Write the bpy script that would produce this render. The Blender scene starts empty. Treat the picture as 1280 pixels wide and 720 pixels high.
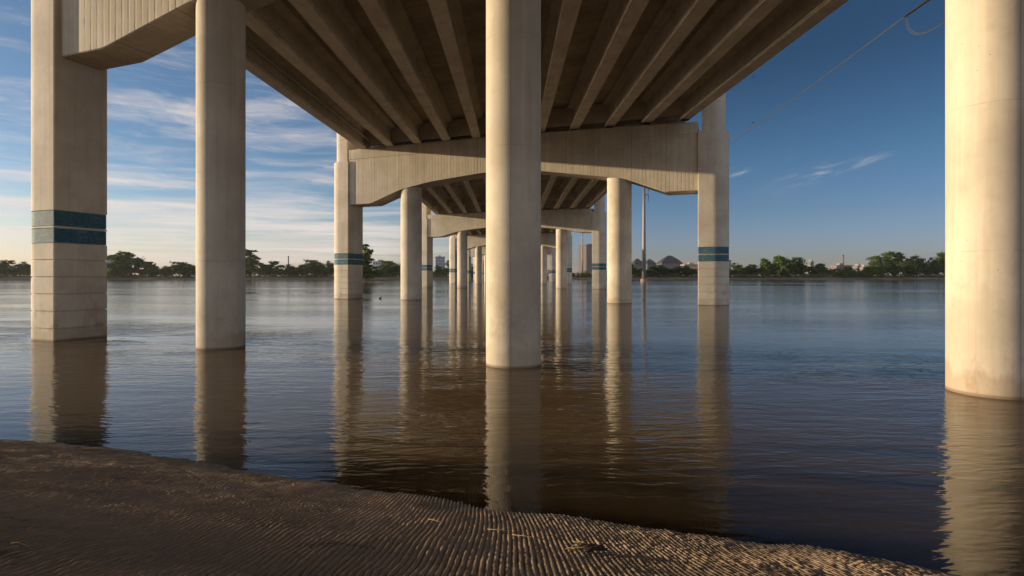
import bpy, bmesh, math, random
import numpy as np
from mathutils import Vector, Matrix

R = math.radians
S = bpy.context.scene
COL = S.collection
random.seed(7)
rng = np.random.default_rng(11)

# ------------------------------------------------------------------ camera
F = 690.0                     # focal length in photo pixels (1280 wide)
VX, HY, CAMZ = 638.0, 345.5, 2.0
cam_d = bpy.data.cameras.new('camera')
cam = bpy.data.objects.new('camera', cam_d)
COL.objects.link(cam)
cam.location = (0, 0, CAMZ)
cam.rotation_euler = (R(90), 0, 0)
cam_d.sensor_width = 36
cam_d.lens = 36 * F / 1280
cam_d.shift_x = (640 - VX) / 1280
cam_d.shift_y = -(360 - HY) / 1280
cam_d.clip_start = 0.05
cam_d.clip_end = 20000
S.camera = cam


def at(px, py, Y):
    """a photo pixel at depth Y -> world point"""
    return Vector(((px - VX) / F * Y, Y, CAMZ + (HY - py) / F * Y))


# ------------------------------------------------------------------ light and exposure
SUN_EL, SUN_AZ = R(8.0), R(-82.0)      # azimuth from +Y, negative = towards -X
SKY_STRENGTH = 0.084
SUN_STRENGTH = 3.95
S.view_settings.view_transform = 'Standard'
S.view_settings.look = 'None'
S.view_settings.gamma = 1.0
S.view_settings.use_curve_mapping = False
S.view_settings.exposure = 1.20
S.cycles.max_bounces = 8
S.cycles.diffuse_bounces = 4
S.cycles.glossy_bounces = 4
S.cycles.transparent_max_bounces = 8
S.cycles.sample_clamp_indirect = 4.0
S.cycles.blur_glossy = 0.6
S.cycles.use_denoising = True

sun_dir = Vector((math.sin(SUN_AZ) * math.cos(SUN_EL), math.cos(SUN_AZ) * math.cos(SUN_EL), math.sin(SUN_EL)))
sd = bpy.data.lights.new('sun', 'SUN')
sd.energy = SUN_STRENGTH
sd.angle = R(0.5)
sd.color = (1.0, 0.78, 0.50)
so = bpy.data.objects.new('sun', sd)
COL.objects.link(so)
so.rotation_euler = (-sun_dir).to_track_quat('-Z', 'Y').to_euler()


# ------------------------------------------------------------------ node helpers
class NT:
    def __init__(self, tree):
        self.t = tree
        tree.nodes.clear()

    def n(self, kind, **kw):
        nd = self.t.nodes.new(kind)
        for k, v in kw.items():
            if k.startswith('i_'):
                nd.inputs[k[2:].replace('_', ' ')].default_value = v
            else:
                setattr(nd, k, v)
        return nd

    def link(self, a, b):
        self.t.links.new(a, b)

    def put(self, sock, v):
        if isinstance(v, bpy.types.NodeSocket):
            self.link(v, sock)
        elif isinstance(v, (tuple, list)) and len(v) == 3 and sock.type == 'RGBA':
            sock.default_value = (*v, 1)
        else:
            sock.default_value = v

    def m(self, op, a, b=0.0, c=None, clamp=False):
        nd = self.n('ShaderNodeMath', operation=op, use_clamp=clamp)
        self.put(nd.inputs[0], a)
        self.put(nd.inputs[1], b)
        if c is not None:
            self.put(nd.inputs[2], c)
        return nd.outputs[0]

    def vm(self, op, a, b):
        nd = self.n('ShaderNodeVectorMath', operation=op)
        self.put(nd.inputs[0], a)
        self.put(nd.inputs[1], b)
        return nd.outputs[0]

    def mix(self, f, a, b, mode='MIX'):
        nd = self.n('ShaderNodeMix', data_type='RGBA', blend_type=mode)
        self.put(nd.inputs[0], f)
        self.put(nd.inputs[6], a)
        self.put(nd.inputs[7], b)
        return nd.outputs[2]

    def noise(self, vec, scale, detail=4, rough=0.55, dist=0.0):
        nd = self.n('ShaderNodeTexNoise')
        self.put(nd.inputs['Vector'], vec)
        nd.inputs['Scale'].default_value = scale
        nd.inputs['Detail'].default_value = detail
        nd.inputs['Roughness'].default_value = rough
        nd.inputs['Distortion'].default_value = dist
        return nd.outputs[0]

    def ss(self, v, lo, hi):
        nd = self.n('ShaderNodeMapRange', interpolation_type='SMOOTHSTEP')
        self.put(nd.inputs[0], v)
        nd.inputs[1].default_value = lo
        nd.inputs[2].default_value = hi
        return nd.outputs[0]

    def sep(self, v):
        nd = self.n('ShaderNodeSeparateXYZ')
        self.put(nd.inputs[0], v)
        return nd.outputs

    def comb(self, x, y, z):
        nd = self.n('ShaderNodeCombineXYZ')
        for i, v in enumerate((x, y, z)):
            self.put(nd.inputs[i], v)
        return nd.outputs[0]


def mat(name):
    m = bpy.data.materials.new(name)
    m.use_nodes = True
    return m, NT(m.node_tree)


def finish(t, color, rough=0.85, bump=None, bump_dist=0.01, bump_str=1.0, spec=0.3):
    b = t.n('ShaderNodeBsdfPrincipled')
    t.put(b.inputs['Base Color'], color)
    t.put(b.inputs['Roughness'], rough)
    b.inputs['Specular IOR Level'].default_value = spec
    if bump is not None:
        bn = t.n('ShaderNodeBump')
        bn.inputs['Strength'].default_value = bump_str
        bn.inputs['Distance'].default_value = bump_dist
        t.link(bump, bn.inputs['Height'])
        t.link(bn.outputs[0], b.inputs['Normal'])
    o = t.n('ShaderNodeOutputMaterial')
    t.link(b.outputs[0], o.inputs[0])


# ------------------------------------------------------------------ sky
W = bpy.data.worlds.new('World')
S.world = W
W.use_nodes = True
t = NT(W.node_tree)
sky = t.n('ShaderNodeTexSky', sky_type='NISHITA')
sky.sun_disc = False
sky.sun_elevation = SUN_EL
sky.sun_rotation = SUN_AZ % (2 * math.pi)
sky.altitude = 200
sky.air_density = 1.0
sky.dust_density = 1.2
sky.ozone_density = 2.0
g = t.n('ShaderNodeTexCoord').outputs['Generated']
x, y, z = t.sep(g)
az = t.m('ARCTAN2', x, y)
# stretched cloud coordinates: azimuth x elevation
hz = t.m('DIVIDE', z, t.m('ADD', t.m('ABSOLUTE', z), 0.22))
cv = t.comb(t.m('MULTIPLY', az, 1.9), t.m('ADD', t.m('MULTIPLY', hz, 15.0), t.m('MULTIPLY', az, -0.35)), 5.7)
wob = t.noise(t.vm('MULTIPLY', cv, (1.5, .6, 1)), 1.6, 3)
cv2 = t.vm('ADD', cv, t.comb(t.m('MULTIPLY', wob, 0.45), t.m('MULTIPLY', wob, 0.5), 0.0))
n1 = t.noise(cv2, 1.15, 10, 0.66, 0.1)
low = t.m('MULTIPLY', t.ss(z, 0.30, 0.06), 0.17)                     # more cloud low down
side = t.ss(az, 0.02, -0.30)                                          # cloud on the sun's side of the bridge
thick = t.ss(t.m('ADD', n1, low), 0.50, 0.80)
thin = t.noise(t.comb(t.m('MULTIPLY', az, 3.2), t.m('ADD', t.m('MULTIPLY', z, 34.0), t.m('MULTIPLY', wob, 2.2)), 9.0), 1.0, 7, .68, .15)
thick = t.m('MAXIMUM', thick, t.m('MULTIPLY', t.ss(thin, .46, .76), .42))
left_cloud = t.m('MULTIPLY', t.m('MULTIPLY', thick, side), t.ss(z, -0.01, 0.05))


def wisp(a0, z0, sa, sz, tilt):
    da = t.m('SUBTRACT', az, a0)
    dz = t.m('SUBTRACT', t.m('SUBTRACT', z, z0), t.m('MULTIPLY', da, tilt))
    e = t.m('ADD', t.m('POWER', t.m('ABSOLUTE', t.m('DIVIDE', da, sa)), 2.0), t.m('POWER', t.m('ABSOLUTE', t.m('DIVIDE', dz, sz)), 2.0))
    return t.m('EXPONENT', t.m('MULTIPLY', e, -1.0))


wn = t.noise(t.comb(t.m('MULTIPLY', az, 18.0), t.m('SUBTRACT', t.m('MULTIPLY', z, 95.0), t.m('MULTIPLY', az, 24.0)), 1.0), 1.0, 5, .6, .5)
ws = t.m('ADD', t.m('ADD', wisp(.492, .156, .045, .010, .25), wisp(.567, .171, .028, .005, .22)), wisp(.390, .172, .018, .006, 0.1))
wisps = t.m('MULTIPLY', t.m('MULTIPLY', ws, t.ss(wn, .40, .76)), 0.5)
# unseen bright cloud bank behind the camera, added to fill the shaded sides
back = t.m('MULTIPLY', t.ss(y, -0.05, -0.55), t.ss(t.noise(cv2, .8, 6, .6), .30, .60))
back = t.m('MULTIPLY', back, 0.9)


def ramp(v, stops):
    nd = t.n('ShaderNodeValToRGB')
    t.link(v, nd.inputs[0])
    el = nd.color_ramp.elements
    for i, (p_, c_) in enumerate(stops):
        e = el[i] if i < 2 else el.new(p_)
        e.position = p_
        e.color = (*c_, 1)
    return nd.outputs[0]


# deepen the clear sky with height, more so on the side away from the sun
tr_ = ramp(z, [(0.0, (.60, .66, 1.10)), (.055, (.47, .57, 1.02)), (.11, (.33, .49, .80)), (.19, (.22, .43, .66)), (.33, (.12, .27, .41)), (.6, (.11, .24, .38))])
tl_ = ramp(z, [(0.0, (.72, .72, .92)), (.06, (.66, .74, .96)), (.12, (.48, .64, .88)), (.20, (.36, .54, .76)), (.36, (.32, .49, .66)), (.7, (.25, .42, .60))])
tint = t.mix(t.ss(az, .30, -.45), tr_, tl_)
skyc = t.mix(1.0, sky.outputs[0], tint, 'MULTIPLY')
bw = t.n('ShaderNodeRGBToBW')
t.link(skyc, bw.inputs[0])
skyc = t.mix(.14, skyc, bw.outputs[0])
CLOUD = (4.3, 3.85, 3.6)
front = t.m('MAXIMUM', left_cloud, wisps, clamp=True)
colr = t.mix(t.m('MULTIPLY', front, 0.85), skyc, CLOUD)
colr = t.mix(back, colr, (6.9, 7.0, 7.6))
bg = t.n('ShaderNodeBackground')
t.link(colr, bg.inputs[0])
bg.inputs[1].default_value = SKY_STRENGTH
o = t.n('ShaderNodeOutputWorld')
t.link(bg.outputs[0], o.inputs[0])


# ------------------------------------------------------------------ object helpers
def link_mesh(name, verts, faces, material=None, parent=None, smooth=False):
    me = bpy.data.meshes.new(name)
    me.from_pydata([tuple(v) for v in verts], [], faces)
    me.update()
    if smooth:
        me.shade_smooth()
    if material:
        me.materials.append(material)
    ob = bpy.data.objects.new(name, me)
    COL.objects.link(ob)
    if parent:
        ob.parent = parent
    return ob


def tag(o, label=None, cat=None, group=None, kind=None):
    if label:
        o['label'] = label
    if cat:
        o['category'] = cat
    if group:
        o['group'] = group
    if kind:
        o['kind'] = kind
    return o


def empty(name, loc, rz=0.0, **kw):
    o = bpy.data.objects.new(name, None)
    o.empty_display_size = 0.3
    COL.objects.link(o)
    o.location = loc
    o.rotation_euler = (0, 0, rz)
    return tag(o, **kw)


class MB:
    """collects shapes, builds one mesh object"""
    def __init__(self):
        self.v, self.f, self.sm = [], [], False

    def add(self, verts, faces):
        b = len(self.v)
        self.v += [tuple(p) for p in verts]
        self.f += [tuple(i + b for i in fc) for fc in faces]
        return self

    def box(self, x0, x1, y0, y1, z0, z1):
        v = [(x, y, z) for z in (z0, z1) for x, y in ((x0, y0), (x1, y0), (x1, y1), (x0, y1))]
        f = [(3, 2, 1, 0), (4, 5, 6, 7), (0, 1, 5, 4), (1, 2, 6, 5), (2, 3, 7, 6), (3, 0, 4, 7)]
        return self.add(v, f)

    def loft(self, rings, cap=True):
        n = len(rings[0])
        v = [p for r in rings for p in r]
        f = []
        for i in range(len(rings) - 1):
            for j in range(n):
                k = (j + 1) % n
                f.append((i * n + j, i * n + k, (i + 1) * n + k, (i + 1) * n + j))
        if cap:
            f.append(tuple(range(n - 1, -1, -1)))
            f.append(tuple((len(rings) - 1) * n + j for j in range(n)))
        return self.add(v, f)

    def tube(self, pts, r, seg=8):
        pts = [Vector(p) for p in pts]
        rs = r if isinstance(r, (list, tuple)) else [r] * len(pts)
        rings = []
        for i, p in enumerate(pts):
            d = (pts[min(i + 1, len(pts) - 1)] - pts[max(i - 1, 0)]).normalized()
            a = d.cross(Vector((0, 0, 1)) if abs(d.z) < .95 else Vector((1, 0, 0))).normalized()
            b = a.cross(d)
            rings.append([p + (a * math.cos(q) - b * math.sin(q)) * rs[i] for q in [2 * math.pi * k / seg for k in range(seg)]])
        return self.loft(rings)

    def build(self, name, material, parent=None, smooth=False, angle=None):
        o = link_mesh(name, self.v, self.f, material, parent)
        if angle is not None:
            bm = bmesh.new()
            bm.from_mesh(o.data)
            bmesh.ops.recalc_face_normals(bm, faces=bm.faces)
            for f in bm.faces:
                f.smooth = True
            for e in bm.edges:
                e.smooth = len(e.link_faces) == 2 and e.calc_face_angle(0) < angle
            bm.to_mesh(o.data)
            bm.free()
        elif smooth:
            o.data.shade_smooth()
        return o


def copy_tree(o, parent=None):
    c = o.copy()
    COL.objects.link(c)
    if parent:
        c.parent = parent
    for ch in list(o.children):
        copy_tree(ch, c)
    return c


def vnoise(x, y, seed=0):
    """smooth 2-D value noise, -1..1"""
    r = np.random.default_rng(seed)
    T = r.uniform(-1, 1, (256, 256))
    xi, yi = np.floor(x).astype(int), np.floor(y).astype(int)
    fx, fy = x - xi, y - yi
    fx, fy = fx * fx * (3 - 2 * fx), fy * fy * (3 - 2 * fy)
    g = lambda a, b: T[a % 256, b % 256]
    return (g(xi, yi) * (1 - fx) + g(xi + 1, yi) * fx) * (1 - fy) + (g(xi, yi + 1) * (1 - fx) + g(xi + 1, yi + 1) * fx) * fy


def grid_mesh(name, X, Y, Z, material, smooth=True):
    ny, nx = Z.shape
    me = bpy.data.meshes.new(name)
    me.vertices.add(nx * ny)
    co = np.stack([np.broadcast_to(X, Z.shape), np.broadcast_to(Y, Z.shape), Z], -1).astype(np.float32)
    me.vertices.foreach_set('co', co.ravel())
    i = np.arange(ny * nx).reshape(ny, nx)
    q = np.stack([i[:-1, :-1], i[:-1, 1:], i[1:, 1:], i[1:, :-1]], -1).reshape(-1, 4)
    nf = len(q)
    me.loops.add(nf * 4)
    me.polygons.add(nf)
    me.loops.foreach_set('vertex_index', q.ravel().astype(np.int32))
    me.polygons.foreach_set('loop_start', (np.arange(nf) * 4).astype(np.int32))
    me.polygons.foreach_set('use_smooth', np.full(nf, smooth))
    me.update(calc_edges=True)
    me.validate()
    me.materials.append(material)
    ob = bpy.data.objects.new(name, me)
    COL.objects.link(ob)
    return ob


# ------------------------------------------------------------------ materials
def concrete(name, base, dark, rib=None, stain=False, panel=None, lift=None, brown=0.0, streak=1.0):
    m, t = mat(name)
    pos = t.n('ShaderNodeNewGeometry').outputs['Position']
    obj = t.n('ShaderNodeTexCoord').outputs['Object']
    px, py, pz = t.sep(pos)
    ox, oy, oz = t.sep(obj)
    big = t.noise(pos, 0.55, 5, .6)
    mid = t.noise(pos, 3.2, 6, .65)
    fine = t.noise(pos, 38.0, 4, .7)
    streakn = t.noise(t.vm('MULTIPLY', pos, (5.5, 5.5, 0.22)), 1.0, 5, .6)
    c = t.mix(t.ss(big, .30, .70), base, dark)
    c = t.mix(t.m('MULTIPLY', t.ss(mid, .45, .75), .38), c, tuple(v * .66 for v in base))
    c = t.mix(t.m('MULTIPLY', t.ss(streakn, .50, .74), .27 * streak), c, (dark[0] * .62, dark[1] * .58, dark[2] * .52))
    c = t.mix(t.m('MULTIPLY', t.ss(streakn, .44, .28), .25 * streak), c, tuple(min(1, v * 1.28) for v in base))
    h = t.m('MULTIPLY', fine, .35)
    h = t.m('ADD', h, t.m('MULTIPLY', mid, .8))
    # bug holes
    vo = t.n('ShaderNodeTexVoronoi', feature='F1')
    vo.inputs['Scale'].default_value = 7.0
    t.link(pos, vo.inputs['Vector'])
    hole = t.m('MULTIPLY', t.ss(vo.outputs['Distance'], .085, .045), t.ss(t.noise(pos, 2.0, 2), .50, .58))
    c = t.mix(t.m('MULTIPLY', hole, .6), c, tuple(v * .25 for v in dark))
    h = t.m('SUBTRACT', h, t.m('MULTIPLY', hole, .8))
    if lift:                                     # horizontal pour / form joints
        fr = t.m('FRACT', t.m('DIVIDE', t.m('ADD', oz, t.m('MULTIPLY', t.noise(pos, .6, 2), .04)), lift))
        ln = t.ss(t.m('ABSOLUTE', t.m('SUBTRACT', fr, .5)), .494, .499)
        brk = t.ss(t.noise(pos, 1.7, 3), .38, .62)
        c = t.mix(t.m('MULTIPLY', t.m('MULTIPLY', ln, brk), .32), c, tuple(v * .45 for v in dark))
        h = t.m('SUBTRACT', h, t.m('MULTIPLY', ln, .5))
        cell = t.n('ShaderNodeTexWhiteNoise', noise_dimensions='1D')
        t.link(t.m('FLOOR', t.m('ADD', t.m('DIVIDE', oz, lift), .5)), cell.inputs['W'])
        c = t.mix(t.m('MULTIPLY', cell.outputs[0], .16), c, tuple(v * .7 for v in base))
    if rib:                                      # vertical board / form liner ribs
        fr = t.m('FRACT', t.m('DIVIDE', ox, rib))
        w = t.ss(t.m('ABSOLUTE', t.m('SUBTRACT', fr, .5)), .30, .46)
        h = t.m('SUBTRACT', h, t.m('MULTIPLY', w, t.m('ADD', .35, t.m('MULTIPLY', t.ss(mid, .35, .65), .9))))
        rn = t.n('ShaderNodeTexWhiteNoise', noise_dimensions='1D')
        t.link(t.m('FLOOR', t.m('DIVIDE', ox, rib)), rn.inputs['W'])
        c = t.mix(t.m('MULTIPLY', rn.outputs[0], .20), c, tuple(v * .60 for v in dark))
        c = t.mix(t.m('MULTIPLY', w, .10), c, tuple(v * .55 for v in dark))
        fr = t.m('FRACT', t.m('DIVIDE', ox, rib * 9))
        w = t.ss(t.m('ABSOLUTE', t.m('SUBTRACT', fr, .5)), .488, .496)
        c = t.mix(t.m('MULTIPLY', w, .5), c, tuple(v * .4 for v in dark))
    if panel:                                    # transverse form panel joints along the deck
        q = t.m('DIVIDE', t.m('ADD', py, t.m('MULTIPLY', px, .37)), panel)
        fr = t.m('FRACT', q)
        ln = t.ss(t.m('ABSOLUTE', t.m('SUBTRACT', fr, .5)), .475, .492)
        c = t.mix(t.m('MULTIPLY', ln, .75), c, tuple(v * .25 for v in dark))
        h = t.m('SUBTRACT', h, t.m('MULTIPLY', ln, 2.0))
        rn = t.n('ShaderNodeTexWhiteNoise', noise_dimensions='2D')
        t.link(t.comb(t.m('FLOOR', t.m('ADD', q, .5)), t.m('FLOOR', t.m('DIVIDE', px, 2.52)), 0.0), rn.inputs['Vector'])
        c = t.mix(t.m('MULTIPLY', rn.outputs[0], .4), c, tuple(v * .55 for v in dark))
    if brown:
        bn = t.noise(t.vm('MULTIPLY', pos, (1.5, .8, 1.5)), 1.3, 6, .7)
        c = t.mix(t.m('MULTIPLY', t.ss(bn, .42, .70), brown), c, (.16, .085, .045))
    if lift:                                     # vertical seam of the steel column form
        an = t.m('ARCTAN2', ox, oy)
        sm = t.ss(t.m('ABSOLUTE', t.m('SUBTRACT', t.m('FRACT', t.m('ADD', t.m('DIVIDE', an, math.pi), .58)), .5)), .0048, .0022)
        c = t.mix(t.m('MULTIPLY', sm, .35), c, tuple(v * .4 for v in dark))
        h = t.m('ADD', h, t.m('MULTIPLY', sm, .9))
    if stain:                                    # river stain above the water
        sn = t.noise(t.vm('MULTIPLY', pos, (2.5, 2.5, .5)), 1.2, 5, .65)
        top = t.m('ADD', t.m('MULTIPLY', sn, 1.0), -.16)
        wet = t.ss(t.m('SUBTRACT', pz, top), .14, -.05)
        c = t.mix(t.m('MULTIPLY', wet, t.m('ADD', .12, t.m('MULTIPLY', t.ss(t.noise(pos, .45, 2), .40, .62), .28))), c, (.20, .125, .070))
        wl = t.ss(pz, .075, .02)
        c = t.mix(t.m('MULTIPLY', wl, .65), c, (.085, .052, .030))
        sn2 = t.noise(t.vm('MULTIPLY', pos, (1.5, 1.5, .9)), 1.1, 5, .7)
        c = t.mix(t.m('MULTIPLY', t.m('MULTIPLY', t.ss(sn2, .52, .68), t.ss(pz, 2.6, .3)), .45), c, (.22, .125, .068))
    finish(t, c, .88, h, .006, .8, .25)
    return m


M = {}
BASE, DARK = (.50, .445, .37), (.375, .33, .265)
M['column'] = concrete('column_concrete', BASE, DARK, stain=True, lift=2.44)
M['pillar'] = concrete('pillar_concrete', (.48, .435, .365), (.37, .33, .27), stain=True)
M['cap'] = concrete('ribbed_concrete', (.48, .425, .345), (.38, .335, .265), rib=.27)
M['plain'] = concrete('plain_concrete', (.46, .40, .31), (.35, .30, .23))
M['girder'] = concrete('girder_concrete', (.63, .565, .475), (.50, .44, .36), brown=.24, streak=.5)
M['deck'] = concrete('deck_soffit_concrete', (.58, .50, .395), (.45, .38, .29), panel=1.22, brown=.26, streak=.2)


def simple(name, col, rough=.6, metal=0.0, var=.25, scale=4.0, spec=.3):
    m, t = mat(name)
    pos = t.n('ShaderNodeNewGeometry').outputs['Position']
    n = t.noise(pos, scale, 4)
    c = t.mix(t.m('MULTIPLY', t.ss(n, .35, .7), var * 2), col, tuple(v * .55 for v in col))
    finish(t, c, rough, n, .005, .4, spec)
    m.node_tree.nodes['Principled BSDF'].inputs['Metallic'].default_value = metal
    return m


M['footing'] = simple('stained_footing', (.24, .17, .12), .9)
M['steel'] = simple('weathered_steel', (.17, .155, .15), .5, .3, .2, 1.5)
M['wire'] = simple('aluminium_wire', (.055, .057, .062), .7)
M['insulator'] = simple('dark_insulator', (.03, .025, .025), .35)
M['glass'] = simple('dark_glass', (.06, .07, .09), .2, 0, .2, .2)
M['pipe'] = simple('grey_pipe', (.33, .31, .28), .5)
M['straw'] = simple('dry_straw', (.30, .21, .10), .9)
M['wood'] = simple('wet_wood', (.045, .030, .020), .9, 0, .4, 20)
M['bird'] = simple('dark_feather', (.03, .028, .026), .8)
M['bark'] = simple('bark', (.09, .065, .045), .9, 0, .3, 3)
M['pad'] = simple('rubber_pad', (.04, .038, .035), .9)

# blue mosaic band
m, t = mat('blue_mosaic')
obj = t.n('ShaderNodeTexCoord').outputs['Object']
pos = t.n('ShaderNodeNewGeometry').outputs['Position']
ox, oy, oz = t.sep(obj)
vo = t.n('ShaderNodeTexVoronoi', feature='F1')
vo.inputs['Scale'].default_value = 16.0
t.link(t.vm('MULTIPLY', obj, (1, 1, 2.0)), vo.inputs['Vector'])
vs = t.sep(vo.outputs['Color'])
c = t.mix(vs[0], (.012, .058, .095), (.036, .13, .18))
wv = t.noise(t.vm('MULTIPLY', obj, (2.0, 2.0, 9.0)), 1.0, 3, .6, 1.2)
c = t.mix(t.m('MULTIPLY', t.ss(wv, .56, .66), .6), c, (.12, .23, .31))
ed = t.n('ShaderNodeTexVoronoi', feature='DISTANCE_TO_EDGE')
ed.inputs['Scale'].default_value = 16.0
t.link(t.vm('MULTIPLY', obj, (1, 1, 2.0)), ed.inputs['Vector'])
gr = t.ss(ed.outputs[0], .07, .02)
c = t.mix(t.m('MULTIPLY', gr, .5), c, (.14, .16, .15))
gm_ = t.noise(t.vm('MULTIPLY', pos, (4, 4, .7)), 1.0, 5, .65)
c = t.mix(t.m('MULTIPLY', t.ss(gm_, .48, .68), .5), c, (.12, .13, .125))
finish(t, c, .7, t.m('ADD', vs[1], t.m('MULTIPLY', gr, -1.0)), .008, .7, .15)
M['tile'] = m

# ribbed river mud
m, t = mat('ribbed_mud')
pos = t.n('ShaderNodeNewGeometry').outputs['Position']
pt = t.n('ShaderNodeNewGeometry').outputs['Pointiness']
px, py, pz = t.sep(pos)
n1 = t.noise(pos, 1.1, 5, .6)
n2 = t.noise(t.vm('MULTIPLY', pos, (26, 9, 26)), 1.0, 4, .65)
n3 = t.noise(pos, 90.0, 4, .7)
c = t.mix(t.ss(n1, .35, .65), (.30, .215, .148), (.21, .148, .100))
c = t.mix(t.m('MULTIPLY', t.ss(n2, .50, .70), .55), c, (.35, .24, .145))
c = t.mix(t.m('MULTIPLY', t.ss(n2, .46, .30), .55), c, (.15, .118, .098))
c = t.mix(t.m('MULTIPLY', t.ss(t.noise(t.vm('MULTIPLY', pos, (1.2, 3.2, 1)), 1.4, 5, .7), .56, .70), .7), c, (.085, .050, .030))
c = t.mix(t.m('MULTIPLY', t.ss(n3, .52, .7), .3), c, (.40, .31, .22))
wet = t.ss(t.m('ADD', pz, t.m('MULTIPLY', n1, .10)), .165, .06)
c = t.mix(t.m('MULTIPLY', wet, .72), c, (.042, .034, .028))
rg = t.m('SUBTRACT', .92, t.m('MULTIPLY', wet, .45))
finish(t, c, rg, t.m('ADD', t.m('MULTIPLY', n3, .5), n2), .006, 1.0, .3)
M['mud'] = m

# far ground
m, t = mat('bank_soil')
pos = t.n('ShaderNodeNewGeometry').outputs['Position']
px, py, pz = t.sep(pos)
n = t.noise(t.vm('MULTIPLY', pos, (.12, .5, 1.0)), 1.0, 5, .65)
c = t.mix(t.ss(n, .35, .68), (.23, .16, .115), (.12, .085, .06))
grass = t.mix(t.ss(t.noise(pos, .3, 4), .35, .65), (.055, .075, .022), (.095, .085, .035))
c = t.mix(t.ss(t.m('ADD', pz, t.m('MULTIPLY', n, .8)), 1.5, 2.3), c, grass)
finish(t, c, .95, n, .1, .6)
M['soil'] = m


def leafmat(name, a, b, trans=.42):
    m, t = mat(name)
    oi = t.n('ShaderNodeObjectInfo').outputs['Random']
    geo = t.n('ShaderNodeNewGeometry')
    n = t.noise(geo.outputs['Position'], .35, 4, .6)
    rnd = geo.outputs['Random Per Island']
    f = t.m('ADD', t.m('MULTIPLY', t.ss(n, .3, .7), .6), t.m('MULTIPLY', rnd, .4))
    c = t.mix(f, a, b)
    c = t.mix(t.m('MULTIPLY', oi, .45), c, (a[0] * 1.1, a[1] * .85, a[2] * .8))
    d = t.n('ShaderNodeBsdfDiffuse')
    t.link(c, d.inputs[0])
    tr = t.n('ShaderNodeBsdfTranslucent')
    t.link(c, tr.inputs[0])
    mx = t.n('ShaderNodeMixShader')
    mx.inputs[0].default_value = trans
    t.link(d.outputs[0], mx.inputs[1])
    t.link(tr.outputs[0], mx.inputs[2])
    o = t.n('ShaderNodeOutputMaterial')
    t.link(mx.outputs[0], o.inputs[0])
    return m


M['leaf'] = leafmat('tree_leaves', (.060, .105, .026), (.120, .165, .045))
M['leaf_dark'] = leafmat('dark_tree_leaves', (.040, .075, .024), (.080, .120, .036))
M['leaf_pale'] = leafmat('pale_tree_leaves', (.090, .115, .036), (.150, .165, .060))

# river water: muddy body under a rippled reflecting surface
m, t = mat('river_water')
pos = t.n('ShaderNodeNewGeometry').outputs['Position']
px, py, pz = t.sep(pos)
dep = t.n('ShaderNodeAttribute', attribute_name='depth').outputs['Fac']
patch = t.noise(t.vm('MULTIPLY', pos, (.022, .12, 1)), 1.0, 4, .6)
amp = t.ss(patch, .36, .62)
warp = t.noise(t.vm('MULTIPLY', pos, (.5, .9, 1)), 1.0, 2)
wp = t.vm('ADD', pos, t.comb(t.m('MULTIPLY', warp, .6), t.m('MULTIPLY', warp, .5), 0.0))
w1 = t.noise(t.vm('MULTIPLY', wp, (1.3, 4.6, 1)), 1.0, 2, .5, .3)
w2 = t.noise(t.vm('MULTIPLY', wp, (5.0, 13.0, 1)), 1.0, 2, .5, .2)
w3 = t.noise(t.vm('MULTIPLY', wp, (.30, .75, 1)), 1.0, 2, .5)
hh = t.m('ADD', t.m('MULTIPLY', w1, .55), t.m('MULTIPLY', w2, .24))
# the current is choppier where it breaks on the nearest row of columns
rowd = t.m('DIVIDE', t.m('SUBTRACT', t.m('ADD', py, t.m('MULTIPLY', px, .37)), 14.0), 3.6)
chop = t.m('EXPONENT', t.m('MULTIPLY', t.m('MULTIPLY', rowd, rowd), -1.0))
chop = t.m('MULTIPLY', chop, t.ss(t.noise(t.vm('MULTIPLY', pos, (.16, .30, 1)), 1.0, 3), .40, .62))
hh = t.m('MULTIPLY', hh, t.m('ADD', t.m('ADD', .36, t.m('MULTIPLY', amp, 1.1)), t.m('MULTIPLY', chop, t.m('ADD', 1.0, t.m('MULTIPLY', t.ss(px, -5.0, -9.0), 2.2)))))
hh = t.m('ADD', hh, t.m('MULTIPLY', w3, .6))
w4 = t.noise(t.vm('MULTIPLY', wp, (.55, 1.7, 1)), 1.0, 3, .55, .8)
eddy = t.m('MULTIPLY', chop, t.m('ADD', .25, t.m('MULTIPLY', t.ss(px, -5.5, -8.5), .75)))
hh = t.m('ADD', hh, t.m('MULTIPLY', t.m('MULTIPLY', w4, eddy), 4.2))
bn = t.n('ShaderNodeBump')
bn.inputs['Strength'].default_value = 1.0
bn.inputs['Distance'].default_value = 0.0165
t.link(hh, bn.inputs['Height'])
fr = t.n('ShaderNodeFresnel')
fr.inputs['IOR'].default_value = 1.333
t.link(bn.outputs[0], fr.inputs['Normal'])
gl = t.n('ShaderNodeBsdfGlossy')
ruf = t.ss(t.noise(t.vm('MULTIPLY', pos, (.012, .075, 1)), 1.0, 4, .65, .4), .42, .64)
t.link(t.m('ADD', .035, t.m('MULTIPLY', ruf, .08)), gl.inputs['Roughness'])
gl.inputs[0].default_value = (.95, .95, .95, 1)
t.link(bn.outputs[0], gl.inputs['Normal'])
df = t.n('ShaderNodeBsdfDiffuse')
df.inputs[0].default_value = (.080, .053, .026, 1)
tp = t.n('ShaderNodeBsdfTransparent')
tp.inputs[0].default_value = (.80, .68, .50, 1)
murk = t.m('SUBTRACT', 1.0, t.m('EXPONENT', t.m('MULTIPLY', dep, -3.6)))
mx = t.n('ShaderNodeMixShader')
t.link(murk, mx.inputs[0])
t.link(tp.outputs[0], mx.inputs[1])
t.link(df.outputs[0], mx.inputs[2])
mx2 = t.n('ShaderNodeMixShader')
t.link(fr.outputs[0], mx2.inputs[0])
t.link(mx.outputs[0], mx2.inputs[1])
t.link(gl.outputs[0], mx2.inputs[2])
o = t.n('ShaderNodeOutputMaterial')
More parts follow.
